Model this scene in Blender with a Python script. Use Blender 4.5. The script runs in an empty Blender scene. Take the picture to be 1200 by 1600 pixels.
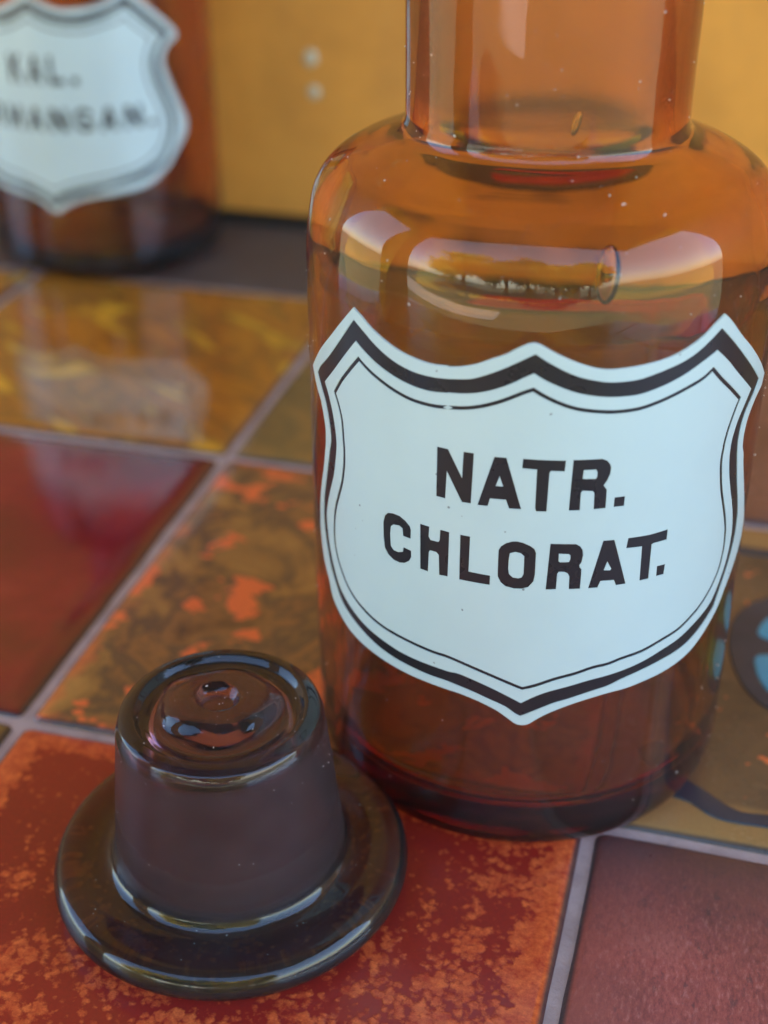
import bpy, bmesh, math, random
from mathutils import Vector, Matrix, noise as mnoise
from mathutils.geometry import tessellate_polygon
random.seed(7)
sc = bpy.context.scene
col = sc.collection
T = 0.1                                   # one table tile (with its joint) in metres

# ------------------------------------------------------------------ camera
cam_d = bpy.data.cameras.new('camera')
cam = bpy.data.objects.new('camera', cam_d); col.objects.link(cam)
sc.camera = cam
cam_d.sensor_fit = 'HORIZONTAL'; cam_d.sensor_width = 36.0; cam_d.lens = 63.994
cam_d.clip_start = 0.005; cam_d.clip_end = 500
CR = [[0.9650134, -0.129504, 0.2279865], [0.2621242, 0.497481, -0.8269242], [-0.0063289, 0.8577537, 0.514022]]
CAMPOS = Vector((0.111397, -0.163665, 0.154307))
cam.matrix_world = Matrix.Translation(CAMPOS) @ Matrix(CR).to_4x4()
cam_d.dof.use_dof = True
cam_d.dof.focus_distance = 0.187
cam_d.dof.aperture_fstop = 17.0
cam_d.dof.aperture_blades = 0

# ------------------------------------------------------------------ sky and sun
SUN_EL, SUN_AZ = math.radians(50), math.radians(25)     # azimuth clockwise from +Y
w = bpy.data.worlds.new("World"); sc.world = w; w.use_nodes = True
wn = w.node_tree.nodes; wl = w.node_tree.links
sky = wn.new('ShaderNodeTexSky'); sky.sky_type = 'NISHITA'; sky.sun_disc = False
sky.sun_elevation = SUN_EL; sky.sun_rotation = SUN_AZ
sky.air_density = 1.0; sky.dust_density = 0.6; sky.ozone_density = 1.0
bg = wn['Background']; bg.inputs['Strength'].default_value = 0.15
wl.new(sky.outputs[0], bg.inputs['Color'])
sun_d = bpy.data.lights.new('sun', 'SUN'); sun_d.energy = 4.0; sun_d.angle = math.radians(0.5)
sun_d.color = (1.0, 0.95, 0.87)
sun = bpy.data.objects.new('sun', sun_d); col.objects.link(sun)
sdir = Vector((math.sin(SUN_AZ)*math.cos(SUN_EL), math.cos(SUN_AZ)*math.cos(SUN_EL), math.sin(SUN_EL)))
sun.rotation_euler = sdir.to_track_quat('Z', 'Y').to_euler()
sun.location = (0, -3, 6)

sc.view_settings.view_transform = 'Standard'; sc.view_settings.look = 'None'
sc.view_settings.gamma = 1.0; sc.view_settings.exposure = 2.8
cy = sc.cycles
cy.max_bounces = 24; cy.transmission_bounces = 20; cy.glossy_bounces = 8; cy.diffuse_bounces = 4
cy.caustics_reflective = True; cy.caustics_refractive = True; cy.blur_glossy = 0.4
cy.sample_clamp_indirect = 6.0
cy.use_denoising = True
try:
    cy.denoiser = 'OPENIMAGEDENOISE'; cy.denoising_input_passes = 'RGB_ALBEDO_NORMAL'
except Exception:
    pass

# ------------------------------------------------------------------ helpers
def link(o, parent=None):
    col.objects.link(o)
    if parent is not None: o.parent = parent
    return o
def empty(name, loc=(0,0,0), rz=0.0, **props):
    o = bpy.data.objects.new(name, None); o.location = loc; o.rotation_euler = (0,0,rz)
    o.empty_display_size = 0.01
    for k, v in props.items(): o[k] = v
    return link(o)
def mesh_obj(name, verts, faces, mat, parent=None, smooth=False, **props):
    me = bpy.data.meshes.new(name); me.from_pydata(verts, [], faces); me.update()
    if mat is not None: me.materials.append(mat)
    if smooth: me.polygons.foreach_set('use_smooth', [True]*len(me.polygons))
    o = bpy.data.objects.new(name, me)
    for k, v in props.items(): o[k] = v
    return link(o, parent)
def bm_obj(name, bm, mat, parent=None, smooth=False, **props):
    me = bpy.data.meshes.new(name); bm.to_mesh(me); bm.free()
    if mat is not None: me.materials.append(mat)
    if smooth: me.polygons.foreach_set('use_smooth', [True]*len(me.polygons))
    o = bpy.data.objects.new(name, me)
    for k, v in props.items(): o[k] = v
    return link(o, parent)
def box_bm(x0,x1,y0,y1,z0,z1, bevel=0.0, segs=2, bm=None):
    own = bm is None
    if own: bm = bmesh.new()
    vs = [bm.verts.new(p) for p in ((x0,y0,z0),(x1,y0,z0),(x1,y1,z0),(x0,y1,z0),(x0,y0,z1),(x1,y0,z1),(x1,y1,z1),(x0,y1,z1))]
    fs = [bm.faces.new([vs[i] for i in f]) for f in ((3,2,1,0),(4,5,6,7),(0,1,5,4),(1,2,6,5),(2,3,7,6),(3,0,4,7))]
    if bevel:
        es = set(e for f in fs for e in f.edges)
        bmesh.ops.bevel(bm, geom=list(es), offset=bevel, segments=segs, affect='EDGES', profile=0.5)
    return bm

# ---- small shader language
class NT:
    def __init__(s, name):
        s.m = bpy.data.materials.new(name); s.m.use_nodes = True
        s.t = s.m.node_tree; s.n = s.t.nodes; s.l = s.t.links
        s.b = s.n['Principled BSDF']; s.out = s.n['Material Output']
        s.tc = s.n.new('ShaderNodeTexCoord')
    def set(s, sock, v):
        if hasattr(v, 'is_output') or isinstance(v, bpy.types.NodeSocket): s.l.new(v, sock)
        elif isinstance(v, (tuple, list)):
            sock.default_value = (*v, 1.0) if len(v) == 3 and len(sock.default_value) == 4 else v
        else: sock.default_value = v
    def noise(s, scale, detail=3, rough=0.55, vec=None, dist=0.0, colour=False):
        n = s.n.new('ShaderNodeTexNoise'); n.inputs['Scale'].default_value = scale
        n.inputs['Detail'].default_value = detail; n.inputs['Roughness'].default_value = rough
        n.inputs['Distortion'].default_value = dist
        s.l.new(vec if vec is not None else s.obj(), n.inputs['Vector'])
        return n.outputs['Color' if colour else 'Fac']
    def voro(s, scale, vec=None, rnd=1.0, out='Distance', feature='F1'):
        n = s.n.new('ShaderNodeTexVoronoi'); n.feature = feature; n.inputs['Scale'].default_value = scale
        n.inputs['Randomness'].default_value = rnd
        s.l.new(vec if vec is not None else s.obj(), n.inputs['Vector'])
        return n.outputs[out]
    def obj(s): return s.tc.outputs['Object']
    def scaled(s, v, off=(0,0,0), rot=(0,0,0)):
        n = s.n.new('ShaderNodeMapping'); s.l.new(s.obj(), n.inputs['Vector'])
        n.inputs['Scale'].default_value = v; n.inputs['Location'].default_value = off; n.inputs['Rotation'].default_value = rot
        return n.outputs[0]
    def ramp(s, fac, stops, interp='LINEAR'):
        n = s.n.new('ShaderNodeValToRGB'); s.l.new(fac, n.inputs[0]); r = n.color_ramp; r.interpolation = interp
        while len(r.elements) < len(stops): r.elements.new(0.5)
        for e, (p, c) in zip(r.elements, stops):
            e.position = p; e.color = (*c, 1) if isinstance(c, (tuple, list)) else (c, c, c, 1)
        return n.outputs[0]
    def math(s, op, a, b=0.0, c=None, clamp=False):
        n = s.n.new('ShaderNodeMath'); n.operation = op; n.use_clamp = clamp
        s.set(n.inputs[0], a); s.set(n.inputs[1], b)
        if c is not None: s.set(n.inputs[2], c)
        return n.outputs[0]
    def mr(s, v, a, b, c=0.0, d=1.0, smooth=False):
        n = s.n.new('ShaderNodeMapRange'); n.clamp = True
        if smooth: n.interpolation_type = 'SMOOTHSTEP'
        s.set(n.inputs[0], v)
        for i, x in zip((1,2,3,4), (a,b,c,d)): s.set(n.inputs[i], x)
        return n.outputs[0]
    def mix(s, fac, a, b, mode='MIX'):
        n = s.n.new('ShaderNodeMix'); n.data_type = 'RGBA'; n.blend_type = mode
        s.set(n.inputs[0], fac); s.set(n.inputs[6], a); s.set(n.inputs[7], b)
        return n.outputs[2]
    def xyz(s, sock=None):
        n = s.n.new('ShaderNodeSeparateXYZ'); s.l.new(sock if sock is not None else s.obj(), n.inputs[0]); return n.outputs
    def bump(s, h, strength=0.3, dist=0.001, normal=None):
        n = s.n.new('ShaderNodeBump'); s.set(n.inputs['Height'], h)
        n.inputs['Strength'].default_value = strength; n.inputs['Distance'].default_value = dist
        if normal is not None: s.l.new(normal, n.inputs['Normal'])
        return n.outputs[0]
    def done(s, color=None, rough=None, normal=None, **kw):
        if color is not None: s.set(s.b.inputs['Base Color'], color)
        if rough is not None: s.set(s.b.inputs['Roughness'], rough)
        if normal is not None: s.l.new(normal, s.b.inputs['Normal'])
        for k, v in kw.items(): s.set(s.b.inputs[k.replace('_', ' ')], v)
        return s.m

# ------------------------------------------------------------------ materials: glass
def glass_material(name, absorb_color, density, frosted=None, milk=0.0, smear=0.02, film=(0.014, 0.045)):
    """amber glass: refraction with coloured absorption through its real thickness; frosted = (r0,r1,z0,z1,roughness)"""
    s = NT(name); n, l = s.n, s.l
    n.remove(s.b)
    g = n.new('ShaderNodeBsdfGlass'); g.inputs['IOR'].default_value = 1.5
    g.inputs['Color'].default_value = (1,1,1,1)
    X = s.xyz()
    r = s.math('SQRT', s.math('ADD', s.math('MULTIPLY', X[0], X[0]), s.math('MULTIPLY', X[1], X[1])))
    smr = s.mr(s.noise(55, 4, 0.6), 0.5, 0.8, 0.0, smear)
    rough = smr
    mask = None
    if frosted:
        r0, r1, z0, z1, fr = frosted
        wob = s.math('MULTIPLY', s.math('SUBTRACT', s.noise(120, 2), 0.5), 0.0012)
        zz = s.math('ADD', X[2], wob)
        m = s.math('MULTIPLY', s.mr(zz, z0, z0+0.0012), s.mr(zz, z1, z1-0.0010))
        m = s.math('MULTIPLY', m, s.math('GREATER_THAN', r, r0))
        mask = s.math('MULTIPLY', m, s.math('LESS_THAN', r, r1))
        rough = s.math('MAXIMUM', smr, s.math('MULTIPLY', mask, fr))
    l.new(rough, g.inputs['Roughness'])
    wav = s.noise(48, 2, 0.5)
    nb = s.bump(wav, 0.16, 0.002)
    if frosted:
        nb = s.bump(s.math('MULTIPLY', s.noise(4000, 2), mask), 0.25, 0.0001, nb)
    l.new(nb, g.inputs['Normal'])
    surf = g.outputs[0]
    if milk and frosted:
        d = n.new('ShaderNodeBsdfDiffuse'); d.inputs['Color'].default_value = (0.16, 0.095, 0.10, 1)
        mx = n.new('ShaderNodeMixShader')
        s.set(mx.inputs[0], s.math('MULTIPLY', mask, s.mr(s.noise(300, 4, 0.7), 0.3, 0.75, milk*0.75, milk*1.2)))
        l.new(surf, mx.inputs[1]); l.new(d.outputs[0], mx.inputs[2]); surf = mx.outputs[0]
    # film of dust in patches, strengthened to paint a pale haze over the glass
    d2 = n.new('ShaderNodeBsdfDiffuse'); d2.inputs['Color'].default_value = (0.45, 0.42, 0.4, 1)
    mx2 = n.new('ShaderNodeMixShader')
    s.set(mx2.inputs[0], s.mr(s.noise(38, 6, 0.75), 0.35, 0.8, *film))
    l.new(surf, mx2.inputs[1]); l.new(d2.outputs[0], mx2.inputs[2]); surf = mx2.outputs[0]
    l.new(surf, s.out.inputs['Surface'])
    v = n.new('ShaderNodeVolumeAbsorption'); v.inputs['Color'].default_value = (*absorb_color, 1)
    v.inputs['Density'].default_value = density
    l.new(v.outputs[0], s.out.inputs['Volume'])
    return s.m

GLASS_BOTTLE = glass_material('amber_glass', (0.938, 0.765, 0.02), 720, frosted=(0.0, 0.0180, 0.1058, 0.160, 0.22))
GLASS_BACK = glass_material('amber_glass_rear', (0.935, 0.755, 0.02), 900)
GLASS_STOP = glass_material('amber_glass_stopper', (0.60, 0.38, 0.46), 520, frosted=(0.0128, 0.0176, 0.0070, 0.0292, 0.27), milk=0.15, film=(0.018, 0.055))

def bubble_mat():
    s = NT('bubble_void'); s.n.remove(s.b)
    g = s.n.new('ShaderNodeBsdfGlass'); g.inputs['IOR'].default_value = 1.5; g.inputs['Roughness'].default_value = 0
    s.l.new(g.outputs[0], s.out.inputs['Surface']); return s.m
BUBBLE = bubble_mat()

def enamel(name, c, rough, specks=True):
    s = NT(name)
    base = s.mix(s.mr(s.noise(60, 3), 0.3, 0.7), tuple(x*0.96 for x in c), c)
    if specks:
        sp = s.mr(s.voro(420), 0.06, 0.10, 1.0, 0.0)
        gate = s.math('GREATER_THAN', s.noise(160, 1), 0.60)
        base = s.mix(s.math('MULTIPLY', s.math('MULTIPLY', sp, gate), 0.75), base, (0.10, 0.11, 0.12))
    return s.done(base, s.mr(s.noise(200, 3), 0.3, 0.7, rough*0.85, rough*1.15), s.bump(s.noise(300, 3), 0.05, 0.0005), Coat_Weight=0.25, Coat_Roughness=0.12)
WHITE = enamel('white_enamel', (0.54, 0.67, 0.67), 0.33)
BLACK = enamel('black_enamel', (0.020, 0.020, 0.023), 0.30, False)

# ------------------------------------------------------------------ materials: tiles and table
def tile_mat(kind):
    s = NT('glaze_' + kind)
    X = s.xyz()
    ax = s.math('ABSOLUTE', X[0]); ay = s.math('ABSOLUTE', X[1])
    wob = s.math('MULTIPLY', s.math('SUBTRACT', s.noise(110, 3), 0.5), 0.012)
    edge = s.math('ADD', s.math('MAXIMUM', ax, ay), wob)          # 0 centre .. 0.0475 rim
    rough = 0.10; bump_h = s.noise(45, 3); bs = 0.10; coat = 0.0
    if kind == 'speckled':
        cellv = s.n.new('ShaderNodeVectorMath'); cellv.operation = 'ADD'
        wv = s.n.new('ShaderNodeVectorMath'); wv.operation = 'SCALE'; s.l.new(s.noise(700, 2, 0.6, colour=True), wv.inputs[0]); wv.inputs['Scale'].default_value = 0.0012
        s.l.new(s.obj(), cellv.inputs[0]); s.l.new(wv.outputs[0], cellv.inputs[1])
        grain = s.mr(s.voro(700, vec=cellv.outputs[0]), 0.0, 0.9, 0.80, 0.15)
        grain = s.math('ADD', s.math('MULTIPLY', grain, 0.40), s.math('MULTIPLY', s.noise(260, 5, 0.72), 0.60))
        big = s.noise(95, 5, 0.62)
        grad = s.math('ADD', s.mr(X[0], 0.010, 0.047, -0.02, 0.05), s.mr(X[1], 0.03, -0.045, -0.04, 0.13))
        rim = s.mr(edge, 0.0425, 0.048, 0.0, 0.35)
        f = s.math('ADD', s.math('ADD', s.math('MULTIPLY', grain, 0.75), s.math('MULTIPLY', big, 0.55)), s.math('ADD', grad, rim))
        fl = s.mr(f, 0.625, 0.70, 0.0, 1.0)
        dark = s.mix(s.noise(30, 3), (0.38, 0.030, 0.018), (0.22, 0.018, 0.015))
        lite = s.mix(s.mr(s.noise(480, 5, 0.75), 0.35, 0.65), (0.45, 0.045, 0.020), (0.80, 0.17, 0.045))
        c = s.mix(fl, dark, lite); bump_h = fl; bs = 0.12; rough = 0.15
    elif kind == 'patchy':
        base = s.ramp(s.noise(55, 6, 0.65, dist=0.6), [(0.30, (0.075,0.048,0.028)), (0.43, (0.32,0.155,0.050)), (0.50, (0.13,0.082,0.045)), (0.57,(0.30,0.16,0.05)), (0.70, (0.50,0.26,0.07))])
        v = s.scaled((1.0, 1.4, 1.0), (0.31, 0.12, 0.0))
        f = s.noise(68, 4, 0.55, vec=v, dist=0.4)
        fl = s.mr(f, 0.566, 0.584)
        rim = s.mr(edge, 0.0455, 0.049, 0, 0.6)
        c = s.mix(s.math('MAXIMUM', fl, rim), base, s.mix(s.noise(300,2), (0.88,0.19,0.05), (0.78,0.18,0.06))); rough = 0.16; bump_h = fl; bs = 0.15
    elif kind == 'eye':
        base = s.ramp(s.noise(45, 5, 0.6, dist=0.5), [(0.3, (0.085,0.062,0.042)), (0.5, (0.17,0.11,0.060)), (0.7, (0.22,0.13,0.06))])
        cell = s.noise(230, 3, 0.6)
        gate = s.mr(s.noise(60, 2), 0.42, 0.60)
        fl = s.mr(s.math('ADD', cell, s.math('MULTIPLY', gate, 0.07)), 0.665, 0.69)
        c = s.mix(fl, base, (0.74,0.20,0.07))
        v = s.scaled((1,1,1), (0.7, 0.3, 0.2)); fl2 = s.mr(s.noise(210, 3, 0.6, vec=v), 0.69, 0.72)
        c = s.mix(s.math('MULTIPLY', fl2, 0.8), c, (0.33,0.36,0.38))
        rim = s.mr(s.math('MAXIMUM', ax, ay), 0.0395, 0.041)
        c = s.mix(rim, c, (0.36,0.22,0.085)); rough = 0.22
    elif kind == 'ruby':
        f = s.noise(28, 4, 0.55, dist=0.4)
        c = s.ramp(f, [(0.3, (0.12,0.007,0.014)), (0.5, (0.25,0.012,0.022)), (0.68, (0.34,0.030,0.032))])
        c = s.mix(s.mr(edge, 0.040, 0.049, 0, 0.7), c, (0.10,0.035,0.022)); rough = 0.07; coat = 0.35
    elif kind == 'amber':
        v = s.scaled((1.0, 1.0, 1.0), (0.1,0.5,0), (0,0,0.6)); v2 = s.n.new('ShaderNodeMapping'); s.l.new(v, v2.inputs[0]); v2.inputs['Scale'].default_value = (0.8, 2.2, 1)
        f = s.noise(30, 6, 0.60, vec=v2.outputs[0], dist=0.9)
        c = s.ramp(f, [(0.30, (0.13,0.045,0.010)), (0.44, (0.48,0.19,0.022)), (0.53, (0.26,0.11,0.022)), (0.66, (0.75,0.40,0.030))])
        rough = 0.06; coat = 0.5
    elif kind == 'olive':
        f = s.noise(40, 5, 0.6, vec=s.scaled((1,1.6,1)), dist=1.0)
        c = s.ramp(f, [(0.3, (0.12,0.10,0.045)), (0.5, (0.22,0.15,0.05)), (0.7, (0.34,0.19,0.05))]); rough = 0.18
    elif kind == 'mauve':
        f = s.noise(60, 5, 0.65)
        c = s.ramp(f, [(0.3, (0.26,0.075,0.070)), (0.55, (0.40,0.105,0.090)), (0.75, (0.50,0.16,0.13))])
        sp = s.mr(s.noise(430, 4, 0.7, vec=s.scaled((1.0,0.5,1.0),(0,0,0),(0,0,0.9))), 0.57, 0.66)
        c = s.mix(s.math('MULTIPLY', sp, 0.6), c, (0.075,0.05,0.06))
        fine = s.noise(1500, 4, 0.75, vec=s.scaled((1.0,0.4,1.0),(0,0,0),(0,0,0.7)))
        c = s.mix(s.mr(fine, 0.50, 0.66, 0, 0.55), c, (0.12,0.035,0.04))
        c = s.mix(s.mr(fine, 0.46, 0.34, 0, 0.5), c, (0.62,0.26,0.22))
        c = s.mix(s.mr(edge, 0.036, 0.047, 0, 0.6), c, (0.36,0.10,0.07))
        c = s.mix(s.math('MULTIPLY', s.mr(X[1], 0.024, 0.046), 0.75), c, (0.055,0.052,0.058))
        rough = 0.36; bump_h = s.noise(900, 3, 0.6); bs = 0.22; coat = 0.0
    elif kind == 'redbrown':
        f = s.noise(50, 4)
        c = s.ramp(f, [(0.3, (0.17,0.075,0.05)), (0.6, (0.26,0.12,0.08)), (0.8, (0.20,0.06,0.05))]); rough = 0.2
    # shade of the tile's turned edge, painted as a dark rim
    rim_shade = s.mr(s.math('MAXIMUM', ax, ay), 0.0479, 0.0485, 0.0, 0.88)
    c = s.mix(rim_shade, c, (0.045, 0.045, 0.05))
    sc_ = s.mr(s.noise(1400, 3, 0.7), 0.35, 0.7); c = s.mix(s.math('MULTIPLY', sc_, 0.16), c, (0.02,0.018,0.02))
    rg = s.mr(s.noise(90, 5, 0.7), 0.3, 0.8, rough*0.7, rough*1.7)
    return s.done(c, rg, s.bump(bump_h, bs, 0.0006), Coat_Weight=coat, Coat_Roughness=0.06)
TILE_M = {k: tile_mat(k) for k in ('speckled','patchy','eye','ruby','amber','olive','mauve','redbrown')}

def simple(name, c1, c2, scale, rough, bs=0.2, bd=0.001, **kw):
    s = NT(name)
    return s.done(s.mix(s.mr(s.noise(scale, 5, 0.65), 0.3, 0.7), c1, c2), rough, s.bump(s.noise(scale*6, 4, 0.6), bs, bd), **kw)
GROUT = simple('pale_grout', (0.38,0.30,0.28), (0.56,0.46,0.43), 160, 0.8, 0.5, 0.0006)
STRIP = simple('dark_strip', (0.080,0.062,0.050), (0.110,0.088,0.072), 40, 0.6, 0.15, 0.0006)
WOOD = simple('table_wood', (0.10,0.055,0.03), (0.16,0.09,0.05), 20, 0.5)
BLUEBLACK = simple('blue_black_glaze', (0.026,0.040,0.060), (0.040,0.058,0.085), 90, 0.25, 0.1, 0.0004)
CYAN = simple('turquoise_glaze', (0.05,0.34,0.55), (0.08,0.42,0.62), 60, 0.2, 0.1, 0.0004)

# ------------------------------------------------------------------ setting: ground, wall, roof
EARTH = simple('garden_ground', (0.10,0.12,0.05), (0.16,0.15,0.08), 2.0, 0.9)
g = bmesh.new(); box_bm(-60,60,-60,20,-0.85,-0.75, bm=g)
bm_obj('ground', g, EARTH, kind='structure')
s = NT('ochre_wall_paint')
X = s.xyz()
c = s.mix(s.mr(s.noise(11, 6, 0.65), 0.38, 0.62), (0.62,0.265,0.042), (0.86,0.38,0.06))
v = s.scaled((1.0, 1.0, 0.25)); c = s.mix(s.mr(s.noise(45, 4, 0.6, vec=v), 0.55, 0.75, 0, 0.25), c, (0.46,0.21,0.06))
OCHRE = s.done(c, 0.55, s.bump(s.noise(160, 5, 0.6), 0.25, 0.0008))
WY = 2.62*T
wb = box_bm(-1.6, 1.6, WY, WY+0.12, 0.0028, 1.60)
bm_obj('wall', wb, OCHRE, kind='structure')
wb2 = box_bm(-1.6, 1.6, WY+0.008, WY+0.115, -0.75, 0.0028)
bm_obj('wall_gap_shade', wb2, simple('painted_shadow_gap', (0.05,0.045,0.04), (0.07,0.06,0.05), 20, 0.9), kind='structure')  # set-back base in a dark colour that paints the shadow gap below the wall
ROOFM = simple('roof_boards', (0.12,0.085,0.05), (0.18,0.13,0.08), 12, 0.7)
rb = bmesh.new()
for k in range(16):
    x = -1.6 + k*0.2
    box_bm(x, x+0.195, -0.95, WY+0.10, 1.60, 1.63, bm=rb)
box_bm(-1.6, 1.6, -0.99, -0.955, 1.50, 1.66, bm=rb)
bm_obj('roof', rb, ROOFM, kind='structure')

bm_obj('shade_panel', box_bm(-1.25, -1.18, -0.94, -0.50, -0.75, 1.598), OCHRE, kind='structure')  # unseen panel, added to shade the left side of the label
# flecks on the wall: two chips of pale filler and a dull knot
def blob(name, x, y, z, rx, rz, mat, lab, cat, group=None, seed=0, th=0.0008):
    rnd = random.Random(seed); bm = bmesh.new(); n = 18
    prev = [0.75+0.45*rnd.random() for _ in range(n)]
    rad = [(prev[i]+prev[(i+1)%n]+prev[i-1])/3 for i in range(n)]
    rings = []
    for fr, d in ((1.0, 0.0), (0.85, 0.6), (0.5, 1.0)):
        rings.append([bm.verts.new((x+rx*fr*rad[i]*math.cos(2*math.pi*i/n), y-th*d, z+rz*fr*rad[i]*math.sin(2*math.pi*i/n))) for i in range(n)])
    cv = bm.verts.new((x, y-th, z))
    for a, b_ in zip(rings, rings[1:]):
        for i in range(n): bm.faces.new((a[i], a[(i+1)%n], b_[(i+1)%n], b_[i]))
    for i in range(n): bm.faces.new((rings[-1][i], rings[-1][(i+1)%n], cv))
    o = bm_obj(name, bm, mat, None, True, label=lab, category=cat)
    if group: o['group'] = group
    return o
FILL = simple('pale_filler', (0.52,0.46,0.30), (0.62,0.58,0.42), 300, 0.6)
def on_wall(px, py, yy=WY):
    f = 2133.13; d = Matrix(CR) @ Vector(((px-600)/f, -(py-800)/f, -1)); t = (yy-CAMPOS.y)/d.y
    return CAMPOS + d*t
p = on_wall(485, 90); blob('paint_chip', p.x, WY, p.z, 0.0023, 0.0029, FILL, 'upper one of two small pale chips on the ochre wall', 'paint chip', 'pale chips on the wall', 3)
p = on_wall(491, 144); blob('paint_chip', p.x, WY, p.z, 0.0024, 0.0023, FILL, 'lower one of two small pale chips on the ochre wall', 'paint chip', 'pale chips on the wall', 9)

# ------------------------------------------------------------------ tiled table
table = empty('tiled_table', (0,0,-0.75), label='table topped with glazed red, amber and brown square tiles', category='table')
def tp(o): o.location.z += 0.75; return o      # parts are modelled round the table-top level
TX0, TX1, TY0, TY1 = -3, 4, -3, 2
tp(bm_obj('grout', box_bm(TX0*T, TX1*T, TY0*T, TY1*T+0.0012, -0.012, -0.0010), GROUT, table))
tp(bm_obj('tabletop', box_bm(TX0*T-0.02, TX1*T+0.02, TY0*T-0.02, 0.262, -0.032, -0.012, 0.002), WOOD, table))
tp(bm_obj('edge_board', box_bm(TX0*T-0.02, TX1*T+0.02, TY1*T+0.0026, 0.2605, -0.0119, -0.0012, 0.001), STRIP, table, label='dull dark brown board along the back edge'))
for lx in (TX0*T+0.02, TX1*T-0.02):
    for ly in (TY0*T+0.02, 0.22):
        tp(bm_obj('leg', box_bm(lx-0.02, lx+0.02, ly-0.02, ly+0.02, -0.75, -0.0325, 0.002), WOOD, table))
HT = 0.0492
def tile_mesh(seed, seg=12):
    """a pillowed handmade tile: rounded corners, rim falling into the joint"""
    rnd = random.Random(seed); bm = bmesh.new()
    off = Vector((rnd.random()*9, rnd.random()*9, 0))
    def ring(h, z, rc):
        vs = []
        n = 5
        for cxs, cys, a0 in ((1,1,0),(-1,1,90),(-1,-1,180),(1,-1,270)):
            for k in range(n+1):
                a = math.radians(a0+90*k/n)
                x = cxs*(h-rc)+rc*math.cos(a); y = cys*(h-rc)+rc*math.sin(a)
                q = mnoise.noise(Vector((x*60, y*60, 0))+off)*0.00035
                vs.append(bm.verts.new((x+q*(1 if x > 0 else -1), y+q*(1 if y > 0 else -1), z)))
            # subdivide the straight side towards the next corner
            nx = {(1,1):(-1,1),(-1,1):(-1,-1),(-1,-1):(1,-1),(1,-1):(1,1)}[(cxs,cys)]
            p0 = vs[-1].co.copy(); a = math.radians(a0+90)
            p1 = Vector((nx[0]*(h-rc)+rc*math.cos(a), nx[1]*(h-rc)+rc*math.sin(a), z))
            for k in range(1, seg):
                pp = p0.lerp(p1, k/seg); q = mnoise.noise(Vector((pp.x*60, pp.y*60, 0))+off)*0.00035
                pp.x += q*(1 if pp.x > 0 else -1)*(abs(pp.x) > abs(pp.y)); pp.y += q*(1 if pp.y > 0 else -1)*(abs(pp.y) > abs(pp.x))
                vs.append(bm.verts.new(pp))
        return vs
    prof = [(HT, -0.008, 0.0016), (HT, -0.0016, 0.0016), (HT-0.0003, -0.0008, 0.0016), (HT-0.0009, -0.00025, 0.0018), (HT-0.0018, 0.0, 0.002), (HT-0.006, 0.00005, 0.002)]
    rs = [ring(*q) for q in prof]
    m = len(rs[0])
    for a, b_ in zip(rs, rs[1:]):
        for i in range(m): bm.faces.new((a[i], a[(i+1)%m], b_[(i+1)%m], b_[i]))
    bm.faces.new(rs[-1]); bm.faces.new(list(reversed(rs[0])))
    me = bpy.data.meshes.new('tile'); bm.to_mesh(me); bm.free()
    me.polygons.foreach_set('use_smooth', [True]*len(me.polygons))
    return me
SHOWN = {(0,-1):('speckled','dark red tile crusted with orange specks'), (0,0):('patchy','olive brown tile with orange patches'),
         (1,0):('eye','brown tile with a dark ringed blue motif'), (-1,0):('ruby','smooth dark red tile'),
         (-1,1):('amber','marbled amber and brown tile'), (0,1):('olive','olive yellow tile'),
         (1,-1):('mauve','dull mauve red tile with fine dark flecks'), (1,1):('redbrown','reddish brown tile')}
kinds = list(TILE_M)
shared = {}
tiles = {}
order = list(SHOWN) + [(i, j) for j in range(TY0, TY1) for i in range(TX0, TX1) if (i, j) not in SHOWN]
for i, j in order:
    k = SHOWN[(i,j)][0] if (i,j) in SHOWN else {(-2,1):'amber',(-2,0):'olive',(-1,-1):'olive'}.get((i,j), random.choice(('ruby','olive','speckled','mauve','redbrown','patchy')))
    key = (k, 0 if (i,j) in SHOWN else 1)
    if key not in shared:
        me = tile_mesh(hash_ := sum(map(ord, k))); me.materials.append(TILE_M[k]); shared[key] = me
    o = bpy.data.objects.new('tile', shared[key]); link(o, table)
    rr = random.Random(i*31+j*7)
    o.location = ((i+0.5)*T, (j+0.5)*T, 0.75 + rr.uniform(-0.0001, 0.0001))
    if (i,j) in SHOWN: o['label'] = SHOWN[(i,j)][1]
    else: o.rotation_euler.z = rr.choice((0, math.pi/2, math.pi, -math.pi/2))
    tiles[(i,j)] = o

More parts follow.
